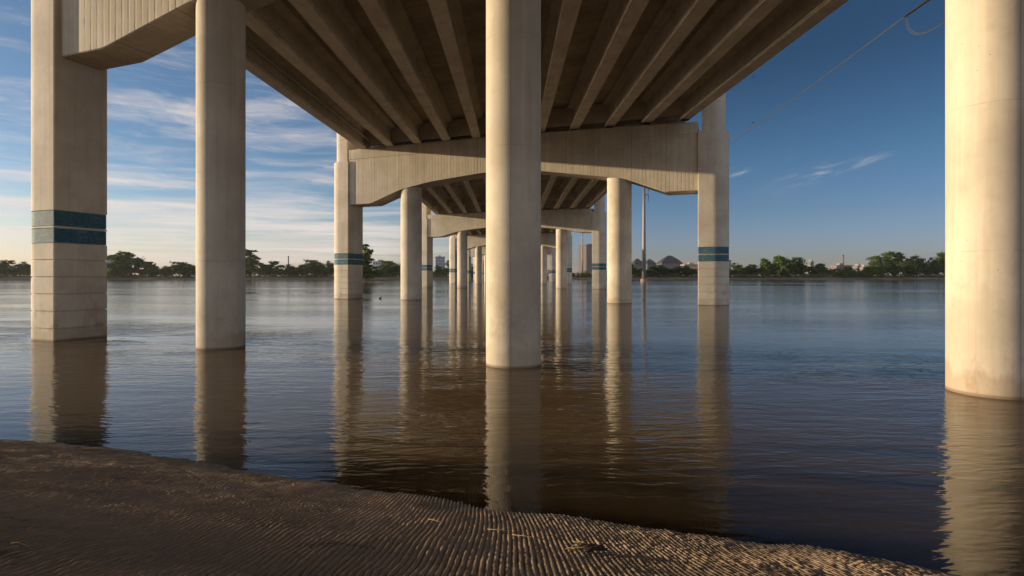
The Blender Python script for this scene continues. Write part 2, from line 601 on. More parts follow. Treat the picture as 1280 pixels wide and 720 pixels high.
t.link(mx2.outputs[0], o.inputs[0])
M['water'] = m

# ------------------------------------------------------------------ near bank and river
SHX = np.array([-60, -6.33, -5.82, -4.70, -3.88, -2.79, -1.67, -.26, .79, 1.60, 2.38, 2.92, 40])
SHY = np.array([22, 6.85, 6.72, 6.43, 6.12, 5.69, 5.30, 4.77, 4.46, 4.23, 3.98, 3.72, -10])
SLOPE = .28


def shore(x):
    return np.interp(x, SHX, SHY)


def bank_height(x, y):
    g = SLOPE * (shore(x) - y)
    g = np.where(g > 1.5, 1.5 + 1.2 * (1 - np.exp(-(g - 1.5) / 1.2)), g)
    g = np.maximum(g, -3.0 + 0 * g)
    return g


xs = np.concatenate([np.array([-4000, -2000, -900, -400, -200, -100, -60, -40, -28, -20, -15, -12, -10.5]),
                     np.arange(-9.8, -3.6, .011), np.arange(-3.6, 3.7, .0062), np.arange(3.7, 5.2, .012),
                     np.array([5.6, 6.5, 8, 10, 14, 20, 30, 40, 60, 100, 200, 400, 900, 2000, 4000])])
yy = [1.55]
while yy[-1] < 8.6:
    yy.append(yy[-1] + .0042 * yy[-1])
ys = np.concatenate([np.array([-900, -300, -100, -40, -24, -15, -9, -5, -3, -1.5, -.5, .3, .9, 1.3]), np.array(yy), np.array([9, 9.8, 11, 13, 16, 20, 25])])
X, Y = np.meshgrid(xs, ys)
Z = bank_height(X, Y)
u = X + .030 * Y
u = u + .030 * vnoise(X * .6, Y * .5, 1) + .0024 * vnoise(X * 12, Y * 3.5, 2)
ph = u / .033
rib = np.abs(np.sin(np.pi * ph)) ** .55
cell = np.floor(ph)
clod = vnoise(cell * 7.31, Y * 4 + cell * 3.7, 3) * .6 + vnoise(X * 28, Y * 22, 4) * .4
fade = np.clip(1.15 - .22 * np.maximum(0, Y - 3.0) * np.clip(-.4 - X, 0, 1), .62, 1) * np.clip(1.15 - .25 * vnoise(X * .9, Y * .9, 5), .5, 1.2)
inside = ((X > -9.9) & (X < 5.3) & (Y > 1.4) & (Y < 8.7))
rel = (rib - .55) * .0145 * (1 + .26 * clod) * fade + .0028 * vnoise(X * 44, Y * 38, 6) + .010 * vnoise(X * 9, Y * 7, 7) * (1.5 - fade)
rel += .016 * vnoise(X * 2.2, Y * 2.2, 8) + .006 * vnoise(X * 60, Y * 45, 9) * vnoise(X * 3, Y * 3, 10) + .008 * np.maximum(0, vnoise(X * 17, Y * 14, 13) - .4) + .020 * np.maximum(0, vnoise(X * 2.6 + 9, Y * 5.0, 12) - .35) * (1.4 - fade)
Z = Z + np.where(inside, rel, .012 * vnoise(X * .3, Y * .3, 8))
bank = grid_mesh('riverbank', X, Y, Z, M['mud'])
tag(bank, 'ribbed muddy bank sloping down into the brown river', None, None, 'structure')

# river surface with its depth stored for the murkiness
xs = np.concatenate([np.array([-4000, -1500, -600, -250, -120, -60, -35, -22, -16, -12]), np.arange(-10, 6.01, .12), np.array([7, 9, 12, 18, 28, 45, 90, 180, 400, 900, 2000, 4000])])
ys = np.concatenate([np.arange(-3, 11, .10), np.array([12, 14, 17, 22, 30, 42, 60, 90, 130, 190, 270, 340, 397.5])])
X, Y = np.meshgrid(xs, ys)
water = grid_mesh('river_water', X, Y, np.zeros_like(X), M['water'], False)
at_d = water.data.attributes.new('depth', 'FLOAT', 'POINT')
at_d.data.foreach_set('value', np.clip(-bank_height(X, Y), 0, 3).astype(np.float32).ravel())
tag(water, 'calm brown river rippling under the bridge', None, None, 'structure')

# far shore and plain: one sheet from the river bed to the horizon
xs = np.concatenate([np.linspace(-4400, -800, 14), np.arange(-780, 900, 6.0), np.linspace(920, 4400, 14)])
ys = np.array([26, 60, 380, 390, 394, 395.5, 397, 398.5, 400, 402, 405, 410, 430, 500, 800, 1500, 3000, 4400])
hz_ = np.array([-3, -3.2, -3.0, -1.5, -.35, .0, .45, .85, 1.2, 1.55, 1.8, 1.95, 2.05, 2.1, 2.2, 2.2, 2.2, 2.0])
X, Y = np.meshgrid(xs, ys)
Z = np.broadcast_to(hz_[:, None], X.shape).copy()
wig = 1.6 * vnoise(X / 35, Y * 0 + 3, 21) + .8 * vnoise(X / 11, Y * 0 + 8, 22)
Yw = Y + np.where((Y > 385) & (Y < 450), wig, 0)
Z += np.where(Y > 396, .16 * vnoise(X / 7, Y / 2, 23), 0)
terr = grid_mesh('far_ground', X, Yw, Z, M['soil'])
tag(terr, 'low brown far shore with grassy plain behind it', None, None, 'structure')

# ------------------------------------------------------------------ bridge piers
TH = math.atan(.37)
CT = math.cos(TH)
ROWS = [12.6, 44.3, 92.9, 141.5, 190.1, 238.7, 287.3, 335.9, 384.5]


def cylinder(r, z0, z1, seg=72, dz=None):
    zs = [z0, z1]
    mb = MB()
    mb.loft([[(r * math.cos(2 * math.pi * k / seg), r * math.sin(2 * math.pi * k / seg), z) for k in range(seg)] for z in zs])
    return mb


def dprof(s_in, sgn, flat, rad, inset, z, ch=.03, seg=26):
    """flat-faced inner end, half-round outer end; sgn = outward direction along the row"""
    r = rad - inset
    a = s_in + sgn * inset
    b = s_in + sgn * flat
    p = [(a + sgn * ch, -r), (a, -r + ch), (a, r - ch), (a + sgn * ch, r)]
    for k in range(seg + 1):
        q = math.pi / 2 - math.pi * k / seg
        p.append((b + sgn * r * math.cos(q), r * math.sin(q)))
    if sgn > 0:
        p = p[::-1]
    return [(x, y, z) for x, y in p]


def end_pillar(parent, s_in, sgn, flat, rad, ztop, zup):
    grooves = [.38, .915, 1.45, 1.98, 2.51]
    lv = [(-2.6, 0)]
    for gz in grooves:
        lv += [(gz - .022, 0), (gz - .014, .03), (gz + .014, .03), (gz + .022, 0)]
    for b0, b1 in ((3.03, 3.50), (3.555, 4.05)):
        lv += [(b0, 0), (b0 + .004, .05), (b1 - .004, .05), (b1, 0)]
    lv += [(ztop - .03, 0), (ztop, .03)]
    mb = MB()
    mb.loft([dprof(s_in, sgn, flat, rad, i, z) for z, i in lv])
    p = mb.build('end_pillar', M['pillar'], parent, angle=R(30))
    for b0, b1 in ((3.045, 3.485), (3.57, 4.035)):
        mb = MB()
        mb.loft([dprof(s_in, sgn, flat, rad, .016, b0), dprof(s_in, sgn, flat, rad, .016, b1)])
        mb.build('tile_band', M['tile'], p, angle=R(30))
    mb = MB()
    lv = [(ztop - .05, 0), (ztop + 1.9, 0), (ztop + 1.92, .02), (ztop + 1.95, .02), (ztop + 1.97, 0), (zup - .05, 0), (zup, .05)]
    mb.loft([dprof(s_in + sgn * .25, sgn, flat - .25, rad - .22, i, z) for z, i in lv])
    mb.build('upper_shaft', M['pillar'], p, angle=R(30))
    return p


def make_bent(yc, cols, col_r, prof, ztop, cap_t, pil, label):
    """prof: list of (x, soffit z); pil: (x_left, x_right, flat, rad, ztop, zup)"""
    root = empty('bridge_pier', (0, yc, 0), -TH, label=label, cat='bridge pier', group='concrete piers crossing the river', kind='thing')
    xl, xr, flat, rad, pz, pu = pil
    # smooth soffit
    pxs = np.array([p[0] for p in prof])
    pzs = np.array([p[1] for p in prof])
    sx = np.linspace(xl, xr, 140)
    sz = np.interp(sx, pxs, pzs)
    k = np.exp(-np.linspace(-2, 2, 9) ** 2)
    k /= k.sum()
    mid = np.convolve(np.pad(sz, 4, mode='edge'), k, 'valid')
    edge = (sx > pxs[1] + .9) & (sx < pxs[-2] - .9)
    sz = np.where(edge, mid, sz)
    ztf = lambda x: np.interp(x, [xl, 0, xr], [ztop[0], ztop[1], ztop[2]])
    mb = MB()
    h = cap_t / 2
    n = len(sx)
    v, f = [], []
    led = .85
    # cross-section per station: front soffit, front ledge low, ledge high (proud), top front, top back, ... closed ring of 8
    for x, zb in zip(sx, sz):
        s = x / CT
        zt = float(ztf(x))
        v += [(s, -h + .03, zb), (s, -h, zb + .03), (s, -h, zt - led), (s, -h - .035, zt - led + .035), (s, -h - .035, zt), (s, h + .035, zt), (s, h + .035, zt - led + .035), (s, h, zt - led), (s, h, zb + .03), (s, h - .03, zb)]
    m_ = 10
    for i in range(n - 1):
        for j in range(m_):
            q = (j + 1) % m_
            f.append((i * m_ + j, (i + 1) * m_ + j, (i + 1) * m_ + q, i * m_ + q))
    f.append(tuple(range(m_)))
    f.append(tuple((n - 1) * m_ + j for j in range(m_ - 1, -1, -1)))
    mb.add(v, f)
    mb.build('cross_beam', M['cap'], root, angle=R(25))
    for cx in cols:
        zc = float(np.interp(cx, sx, sz)) + .35
        c = cylinder(col_r, -2.6, zc).build('column', M['column'], root, angle=R(40))
        c.location = (cx / CT, 0, 0)
    end_pillar(root, xl / CT, -1, flat, rad, pz, pu)
    end_pillar(root, xr / CT, 1, flat, rad, pz, pu)
    return root


prof1 = [(-13.93, 8.8), (-11.9, 8.8), (-8.65, 9.57), (-6.65, 9.83), (-3.5, 10.1), (0, 10.2), (3.5, 10.1), (6.65, 9.83), (8.65, 9.57), (11.9, 8.8), (13.93, 8.8)]
make_bent(ROWS[0], (-8.19, 0.07, 8.30), .625, prof1, (11.8, 11.8, 11.8), 1.22, (-13.72, 13.93, .9, .80, 10.9, 15.2),
          'nearest concrete pier, three slim round columns standing by the muddy bank')
prof2 = [(-14.2, 8.3), (-11.8, 8.3), (-9.0, 9.35), (-6.3, 9.85), (-2, 10.26), (0, 10.3), (2.6, 10.12), (7.1, 9.38), (8.6, 9.15), (11.4, 8.0), (13.1, 8.0)]
make_bent(ROWS[1], (-8.52, 8.15), .90, prof2, (13.1, 13.1, 12.78), 1.86, (-13.85, 13.4, .95, 1.09, 12.12, 16.6),
          'second concrete pier from the bank, with sunlit arched cross beam and two round columns')
prof3 = [(-14.3, 8.9), (-11.8, 8.95), (-9.0, 9.7), (-6.3, 10.05), (-2, 10.4), (0, 10.42), (2.6, 10.3), (7.1, 9.8), (8.6, 9.6), (11.4, 9.0), (13.2, 9.0)]
far3 = make_bent(ROWS[2], (-8.35, 8.3), .88, prof3, (12.85, 12.85, 12.72), 1.86, (-14.3, 13.25, .95, 1.09, 12.2, 16.4),
                 'third concrete pier from the bank, seen beneath the arch of the second')
ordn = ['fourth', 'fifth', 'sixth', 'seventh', 'eighth', 'ninth']
for i, yc in enumerate(ROWS[3:]):
    c = copy_tree(far3)
    c.location.y = yc
    c['label'] = ('%s concrete pier from the bank, small between the columns of nearer piers' % ordn[i]) if i < 5 else 'ninth and last concrete pier, standing at the far tree-lined shore'

# ------------------------------------------------------------------ deck spans
GP = [(.33, 0), (.33, .20), (.10, .45), (.10, 1.38), (.20, 1.48), (.53, 1.56), (.53, 1.80)]
GP = [(-a, b) for a, b in GP] + [(a, b) for a, b in reversed(GP)]       # clockwise ring
GX = [-.2 + 2.52 * k for k in range(-5, 6)]


def make_span(y0, z0, y1, z1, label, diaph=(), pipe=False):
    root = empty('bridge_deck', (0, y0, z0), 0, label=label, cat='bridge deck', group='deck spans carried on girders', kind='thing')
    L = y1 - y0
    gr = (z1 - z0)
    gap = .35
    ya, yb = gap, L - gap
    za, zb = gr * ya / L, gr * yb / L
    gm = None
    for k, gx in enumerate(GX):
        if gm is None:
            mb = MB()
            mb.loft([[(x, ya, za + z) for x, z in GP], [(x, yb, zb + z) for x, z in GP]])
            g = mb.build('girder', M['girder'], root, angle=R(15))
            gm = g.data
        else:
            g = bpy.data.objects.new('girder', gm)
            COL.objects.link(g)
            g.parent = root
        g.location = (gx, -.37 * gx, 0)
    # slab (skewed ends), outer edges square to the girders
    x0, x1 = GX[0] - 1.15, GX[-1] + 1.15
    y_ = lambda x, s: (-.37 * x) + s

    def plate(za_, zb_, xa, xb, name, mtl, e=.02):
        mb = MB()
        v = []
        for zz in (za_, zb_):
            for x, s in ((xa, e), (xb, e), (xb, L - e), (xa, L - e)):
                v.append((x, y_(x, s), zz + gr * s / L))
        mb.add(v, [(3, 2, 1, 0), (4, 5, 6, 7), (0, 1, 5, 4), (1, 2, 6, 5), (2, 3, 7, 6), (3, 0, 4, 7)])
        return mb.build(name, mtl, root)
    plate(1.802, 2.06, x0, x1, 'deck_slab', M['deck'])
    plate(2.064, 4.75, x0 + .02, x0 + .35, 'parapet', M['plain'])  # parapets raised out of view to cast shade on the upper shafts
    plate(2.064, 4.75, x1 - .35, x1 - .02, 'parapet', M['plain'])
    # diaphragms between the girders
    for s, dz0, dz1, th in [(.75, .30, 1.70, .25), (L - .75, .30, 1.70, .25)] + [(L * q, .42, 1.45, .22) for q in diaph]:
        mb = MB()
        for k in range(len(GX) - 1):
            a, b = GX[k] + .12, GX[k + 1] - .12
            v = []
            for zz in (dz0, dz1):
                for x, d in ((a, -th / 2), (b, -th / 2), (b, th / 2), (a, th / 2)):
                    v.append((x, -.37 * x + s + d, zz + gr * s / L))
            mb.add(v, [(3, 2, 1, 0), (4, 5, 6, 7), (0, 1, 5, 4), (1, 2, 6, 5), (2, 3, 7, 6), (3, 0, 4, 7)])
        mb.build('diaphragm', M['girder'], root)
    # bearing pads under the girder ends
    pm = None
    for gx in GX:
        for s in (.55, L - .55):
            if pm is None:
                b_ = MB().box(-.25, .25, -.17, .17, -.07, -.002).build('bearing_pad', M['pad'], root)
                pm = b_.data
            else:
                b_ = bpy.data.objects.new('bearing_pad', pm)
                COL.objects.link(b_)
                b_.parent = root
            b_.location = (gx, -.37 * gx + s, gr * s / L)
    if pipe:
        mb = MB()
        xp = GX[0] + .62
        mb.tube([(xp, -.37 * xp + s, .62 + gr * s / L) for s in (.6, L * .5, L - .6)], .07, 10)
        mb.build('conduit', M['pipe'], root, angle=R(50))
    return root


ZB = [11.87, 13.16, 12.92] + [12.92] * 6
make_span(ROWS[0] - 30, 10.8, ROWS[0], 11.87, 'deck span over the bank behind the nearest pier')
make_span(ROWS[0], ZB[0], ROWS[1], ZB[1], 'big deck span overhead between the nearest two piers, underside of eleven girders', (), True)
make_span(ROWS[1], ZB[1], ROWS[2], ZB[2], 'second deck span, girders with a cross diaphragm seen through the first arch', (.46, .84), True)
sp3 = make_span(ROWS[2], ZB[2], ROWS[3], ZB[3], 'third deck span, small girders seen through the arch of the third pier', (.46, .84))
for i, nm in enumerate(['fourth', 'fifth', 'sixth', 'seventh', 'eighth']):
    c = copy_tree(sp3)
    c.location = (0, ROWS[3 + i] if 3 + i < len(ROWS) else 0, 12.92)
    c['label'] = '%s deck span from the bank, tiny beneath the nearer arches' % nm

# ------------------------------------------------------------------ trees
def ico_dirs(n):
    i = np.arange(n) + .5
    phi = np.arccos(1 - 2 * i / n)
    th = np.pi * (1 + 5 ** .5) * i
    return np.stack([np.cos(th) * np.sin(phi), np.sin(th) * np.sin(phi), np.cos(phi)], -1)


def crown_mesh(name, lobes, n, size, material, seed):
    """leaf clumps spread through a set of lobes (cx, cy, cz, rx, ry, rz); unit tree about 10 m tall"""
    r = np.random.default_rng(seed)
    w = np.array([l[3] * l[4] * l[5] for l in lobes]) ** .75
    w /= w.sum()
    V, Fc = [], []
    for l, wi in zip(lobes, w):
        # sub-clumps on the lobe's shell
        k = max(6, int(34 * wi * len(lobes) ** .5))
        cd = r.normal(size=(k, 3))
        cd /= np.linalg.norm(cd, axis=1)[:, None]
        cd[:, 2] = np.where(cd[:, 2] < -.55, -cd[:, 2], cd[:, 2])
        cr = r.uniform(.55, 1.0, k)[:, None]
        cc = np.array(l[:3]) + cd * cr * np.array(l[3:])
        m = int(n * wi / k)
        for c in cc:
            sc = r.uniform(.24, .46) * min(l[3], l[5])
            p = c + r.normal(size=(m, 3)) * sc * np.array([.62, .62, .45])
            nr = r.normal(size=(m, 3)) + (p - np.array(l[:3])) * .5 + np.array([0, 0, .5])
            nr /= np.linalg.norm(nr, axis=1)[:, None]
            a = np.cross(nr, r.normal(size=(m, 3)))
            a /= np.linalg.norm(a, axis=1)[:, None]
            b = np.cross(nr, a)
            s = size * r.uniform(.55, 1.25, (m, 1))
            q = np.stack([p - a * s, p - b * s * .6, p + a * s, p + b * s * .6], 1)
            V.append(q.reshape(-1, 3))
    V = np.concatenate(V)
    nq = len(V) // 4
    me = bpy.data.meshes.new(name)
    me.from_pydata(V.tolist(), [], np.arange(nq * 4).reshape(-1, 4).tolist())
    me.materials.append(material)
    return me


def trunk_mesh(name, lobes, h0, r0, seed):
    r = random.Random(seed)
    mb = MB()
    top = Vector((0, 0, h0))
    mb.tube([(0, 0, -.3), (0, 0, .1), (.05, .03, h0 * .5), top], [r0 * 1.5, r0 * 1.1, r0 * .85, r0 * .7], 9)
    for l in lobes:
        c = Vector(l[:3])
        mid = top.lerp(c, .5) + Vector((r.uniform(-.2, .2), r.uniform(-.2, .2), -.25))
        mb.tube([top - Vector((0, 0, r.uniform(.1, .8))), mid, c + Vector((0, 0, l[5] * .3))], [r0 * .55, r0 * .35, r0 * .12], 6)
    o = mb.build(name, M['bark'], None, smooth=True)
    me = o.data
    bpy.data.objects.remove(o)
    return me


def proto(kind, seed):
    r = random.Random(seed)
    lobes = []
    if kind == 'round':
        for k in range(7):
            a = 2 * math.pi * k / 7 + r.uniform(-.4, .4)
            lobes.append((math.cos(a) * r.uniform(1.6, 2.8), math.sin(a) * r.uniform(1.6, 2.8), r.uniform(3.0, 6.2), r.uniform(1.5, 2.3), r.uniform(1.5, 2.3), r.uniform(1.3, 2.0)))
            lobes.append((math.cos(a) * r.uniform(1.2, 2.6), math.sin(a) * r.uniform(1.2, 2.6), r.uniform(1.3, 2.6), r.uniform(1.1, 1.8), r.uniform(1.1, 1.8), r.uniform(1.0, 1.6)))
        lobes.append((r.uniform(-.6, .6), 0, 7.6, 2.2, 2.2, 2.0))
        lobes.append((0, 0, 5.2, 2.6, 2.6, 2.4))
        h0, r0 = 2.6, .28
    elif kind == 'spread':
        for k in range(9):
            a = 2 * math.pi * k / 9 + r.uniform(-.4, .4)
            q = r.uniform(2.4, 4.6)
            lobes.append((math.cos(a) * q, math.sin(a) * q, r.uniform(2.4, 5.4), r.uniform(1.4, 2.2), r.uniform(1.4, 2.2), r.uniform(1.1, 1.7)))
            lobes.append((math.cos(a) * q * .8, math.sin(a) * q * .8, r.uniform(1.2, 2.2), r.uniform(1.1, 1.8), r.uniform(1.1, 1.8), r.uniform(.9, 1.5)))
        for k in range(4):
            lobes.append((r.uniform(-1.8, 1.8), r.uniform(-1.5, 1.5), r.uniform(6.6, 8.3), r.uniform(1.5, 2.1), 1.8, r.uniform(1.1, 1.6)))
        lobes.append((0, 0, 5, 3, 3, 2.2))
        h0, r0 = 2.4, .34
    elif kind == 'tall':
        for k in range(9):
            zz = 1.4 + k * .95
            q = 1.15 * (1 - .06 * k)
            a = r.uniform(0, 6.28)
            lobes.append((math.cos(a) * q * .7, math.sin(a) * q * .7, zz, 1.35 - .05 * k, 1.35 - .05 * k, 1.1))
        h0, r0 = 3.0, .22
    elif kind == 'cone':
        for k in range(11):
            zz = 1.0 + k * .85
            q = 2.0 * (1 - k / 11.5)
            for j in range(3 if k < 8 else 1):
                a = r.uniform(0, 6.28)
                lobes.append((math.cos(a) * q * .6, math.sin(a) * q * .6, zz, .4 + q * .55, .4 + q * .55, .8))
        h0, r0 = 2.0, .2
    else:                                       # bush-like, foliage to the ground
        for k in range(8):
            a = 2 * math.pi * k / 8 + r.uniform(-.4, .4)
            lobes.append((math.cos(a) * r.uniform(2.2, 4.2), math.sin(a) * r.uniform(1.5, 3.2), r.uniform(1.6, 4.6), r.uniform(1.7, 2.5), r.uniform(1.6, 2.4), r.uniform(1.5, 2.2)))
        lobes.append((r.uniform(-1, 1), 0, 6.6, 2.4, 2.4, 2.2))
        lobes.append((r.uniform(1, 2), 0, 5.6, 2.4, 2.4, 2.0))
        lobes.append((0, 0, 3.0, 3, 3, 2.6))
        h0, r0 = 1.6, .3
    return lobes, h0, r0


PROTO = {}
for kind, mtl, seed in [('round', 'leaf', 1), ('round', 'leaf_dark', 2), ('spread', 'leaf', 3), ('spread', 'leaf_dark', 4), ('tall', 'leaf', 5),
                        ('cone', 'leaf', 6), ('bush', 'leaf', 7), ('bush', 'leaf_dark', 8), ('bush', 'leaf_pale', 9), ('round', 'leaf_pale', 10)]:
    lobes, h0, r0 = proto(kind, seed)
    n = {'round': 6500, 'spread': 8500, 'tall': 3600, 'cone': 5000, 'bush': 6000}[kind]
    me = crown_mesh('crown', lobes, n, .34, M[mtl], seed + 50)
    co = np.empty(len(me.vertices) * 3, np.float32)
    me.vertices.foreach_get('co', co)
    co = co.reshape(-1, 3)
    top = np.percentile(co[:, 2], 99.3)
    wid = np.percentile(co[:, 0], 98.5) - np.percentile(co[:, 0], 1.5)
    PROTO[(kind, mtl)] = (me, trunk_mesh('trunk', lobes, h0, r0, seed + 90), top, wid)


def tree(px, top, wpx, kind, mtl, label, Y=None, base_py=None, zbase=1.9, rot=None):
    Y = Y or random.uniform(401, 409)
    zb = zbase
    me, tm, th, tw = PROTO[(kind, mtl)]
    p = at(px, top, Y)
    hgt = p.z - zb
    root = empty('tree', (p.x, Y, zb), random.uniform(-.5, .5) if rot is None else rot, label=label, cat='tree', group='trees along the far shore')
    root.scale = (wpx / F * Y / tw, wpx / F * Y / tw, hgt / th)
    for nm, d in (('crown', me), ('trunk', tm)):
        o = bpy.data.objects.new(nm, d)
        COL.objects.link(o)
        o.parent = root
    return root


L, D, P = 'leaf', 'leaf_dark', 'leaf_pale'
TREES = [
    (8, 326, 28, 'round', D, 'dark round tree at the far shore, partly cut by the photo edge'),
    (30, 328, 26, 'bush', D, 'dark bushy tree just beside the nearest big rectangular pillar'),
    (143, 331, 22, 'bush', L, 'low green tree right beside the banded pillar, before a blue-grey building'),
    (163, 316.5, 46, 'spread', D, 'big spreading domed tree between the banded pillar and the first round column'),
    (190, 331, 26, 'bush', D, 'low dark tree touching the big domed tree'),
    (207, 333, 22, 'bush', D, 'smallest dark bush-like tree between domed tree and first column'),
    (230, 328, 34, 'round', L, 'bright green round tree against the first column of the nearest pier'),
    (258, 330, 30, 'bush', D, 'tree hidden behind the first round column'),
    (290, 329, 34, 'round', D, 'second tree hidden behind the first round column'),
    (312, 313, 22, 'tall', L, 'tall narrow tree just past the first round column'),
    (326, 329, 22, 'bush', L, 'shrubby tree at the foot of the tall narrow one'),
    (341, 327, 24, 'round', D, 'dark rounded tree beside the thin chimney'),
    (361, 331, 26, 'bush', D, 'low dark tree in front of the thin chimney'),
    (377, 331, 22, 'round', D, 'low tree between the chimney and the bright domed tree'),
    (394, 325.5, 30, 'round', L, 'bright domed tree before the second pier pillar'),
    (411, 327, 20, 'bush', D, 'dark tree touching the second pier pillar'),
    (430, 328, 24, 'bush', D, 'tree hidden behind the second pier pillar'),
    (471, 336, 16, 'bush', D, 'low dark tree under the white flat-roofed building'),
    (488, 326.5, 30, 'round', L, 'leafy round tree beside the white flat-roofed building'),
    (510, 328, 26, 'bush', L, 'tree hidden behind the round column of the second pier'),
    (547, 332, 16, 'bush', D, 'dark tree beneath the blue-grey tower block'),
    (562, 326.5, 26, 'bush', D, 'dense dark tree framed by the third pier'),
    (590, 331, 26, 'bush', D, 'tree seen among the small distant columns'),
    (655, 333, 26, 'round', D, 'tree behind the big middle column'),
    (712, 340, 12, 'bush', L, 'tiny green bush left of the distant thin pole'),
    (730, 341, 18, 'bush', P, 'low pale bush below the brick tower'),
    (748, 341, 14, 'bush', L, 'low bush hidden behind the third pier pillar'),
    (787, 328.5, 18, 'bush', D, 'dark tree between the second pier column and the steel pole'),
    (800, 336, 14, 'bush', P, 'small pale shrub behind the steel pole'),
    (824, 332, 32, 'spread', D, 'dark spreading tree in front of the pyramid roofs'),
    (856, 333, 30, 'spread', D, 'dark spreading tree in front of the tan flat building'),
    (884, 333, 26, 'bush', L, 'tree hidden behind the banded round-ended pillar'),
    (919, 329.5, 26, 'bush', D, 'dark bushy tree next to the banded round-ended pillar'),
    (938, 331, 24, 'round', D, 'low dark tree between two bushier ones'),
    (957, 324, 18, 'round', L, 'slim bright tree leaning on the broad rounded tree'),
    (977, 321, 28, 'round', L, 'broad rounded tree, its sunlit half'),
    (994, 322.5, 30, 'round', D, 'broad dark rounded tree before the little grey tower'),
    (1023, 330, 24, 'round', D, 'small dark tree beside the little grey tower'),
    (1044, 336, 24, 'bush', P, 'pale low tree beneath the red chimney'),
    (1061, 334, 20, 'bush', L, 'low green tree just past the red chimney'),
    (1078, 338, 18, 'bush', P, 'pale shrub in front of the low pale house'),
    (1096, 321, 26, 'bush', L, 'sunlit tree at the near end of the big grove'),
    (1119, 316, 42, 'bush', L, 'largest domed tree of the grove by the big sunlit column'),
    (1146, 321, 30, 'bush', D, 'dark tree in the middle of the grove'),
    (1165, 323, 18, 'bush', D, 'narrow dark tree of the grove'),
    (1183, 316.5, 30, 'round', L, 'bright tree touching the big sunlit column'),
    (1215, 320, 32, 'bush', D, 'tree hidden behind the big sunlit column'),
    (1250, 318, 34, 'round', L, 'second tree hidden behind the big sunlit column'),
]
for a in TREES:
    tree(*a)
r_ = random.Random(5)
for side in (-1, 1):                            # the tree line goes on past both sides of the frame
    for k in range(9):
        px = (-14 - 27 * k) if side < 0 else (1292 + 30 * k)
        tree(px, r_.uniform(317, 331), r_.uniform(28, 42), r_.choice(['bush', 'round']), r_.choice([L, D]),
             'green tree of the far tree line outside the picture')

# brush at the foot of the trees
r = np.random.default_rng(4)
N = 42000
bx = r.uniform(-560, 620, N)
by = 398.8 + r.gamma(2.0, 1.6, N)
hmax = 2.6 + 3.4 * np.clip(vnoise(bx / 9, bx * 0 + 2, 31), 0, 1) + 1.3 * vnoise(bx / 2.5, bx * 0, 32)
bz = 1.1 + np.clip((by - 399) / 5, 0, 1) * .7 + r.uniform(0, 1, N) ** 1.4 * np.maximum(2.2, hmax)
p = np.stack([bx, by, bz], -1)
a = r.normal(size=(N, 3)); a /= np.linalg.norm(a, axis=1)[:, None]
b = np.cross(a, r.normal(size=(N, 3))); b /= np.linalg.norm(b, axis=1)[:, None]
s = r.uniform(.30, .70, (N, 1))
q = np.stack([p - a * s, p - b * s * .6, p + a * s, p + b * s * .6], 1).reshape(-1, 3)
brush = link_mesh('undergrowth', q.tolist(), np.arange(N * 4).reshape(-1, 4).tolist(), M['leaf_pale'])
tag(brush, 'low scrub along the foot of the far tree line', None, None, 'stuff')

# a small islet with a pointed tree beyond the second pier
xs = np.linspace(-9, 9, 40); ys = np.linspace(-5, 5, 24)
X, Y = np.meshgrid(xs, ys)
c0 = at(458, 352, 215)
Z = 1.1 * (1 - (X / 8.5) ** 2 - (Y / 4.6) ** 2) + .15 * vnoise(X, Y, 40)
isl = grid_mesh('islet', X, Y, Z, M['soil'])
isl.location = (c0.x, 215, -.25)
tag(isl, 'small muddy islet under the pointed tree', None, None, 'structure')
tree(457, 307.5, 31, 'cone', L, 'tall pointed tree at the water beside the second pier pillar', 215, zbase=.6)

# ------------------------------------------------------------------ skyline buildings
def wallmat(name, col):
    return simple(name, col, .85, 0, .12, .05)


def far_building(px0, px1, top, Y, col, label, depth=25, rot=0.0, floors=6, bays=6, roof='flat', name='office_building', glass=True, base=2.0, cat='building'):
    a, b = at(px0, top, Y), at(px1, top, Y)
    w = b.x - a.x
    h = a.z - base
    root = empty(name, ((a.x + b.x) / 2, Y + depth / 2, base), rot, label=label, cat=cat, group='buildings of the distant skyline')
    wm = wallmat(name + '_wall', col)
    x0, x1, y0, y1 = -w / 2, w / 2, -depth / 2, depth / 2
    MB().box(x0, x1, y0, y1, -1, h).build('wall', wm, root)
    if roof == 'flat':
        MB().box(x0 - .4, x1 + .4, y0 - .4, y1 + .4, h + .01, h + .9).build('roof', wallmat(name + '_roof', tuple(c * .6 for c in col)), root)
        MB().box(x0 + w * .3, x0 + w * .55, -3, 3, h + .92, h + 3.2).build('roof_plant', wm, root)
    fh = h / floors
    if glass:
        for k in range(floors):
            mb = MB()
            z0, z1 = k * fh + fh * .32, k * fh + fh * .82
            bw = w / bays
            for j in range(bays):
                mb.box(x0 + j * bw + bw * .2, x0 + (j + 1) * bw - bw * .2, y0 - .06, y0 + .1, z0, z1)
            nb = max(2, int(depth / bw))
            bd = depth / nb
            for sx_ in (x0, x1):
                for j in range(nb):
                    mb.box(sx_ - .06, sx_ + .06, y0 + j * bd + bd * .2, y0 + (j + 1) * bd - bd * .2, z0, z1)
            mb.build('window_band', M['glass'], root)
    return root, w, h, wm


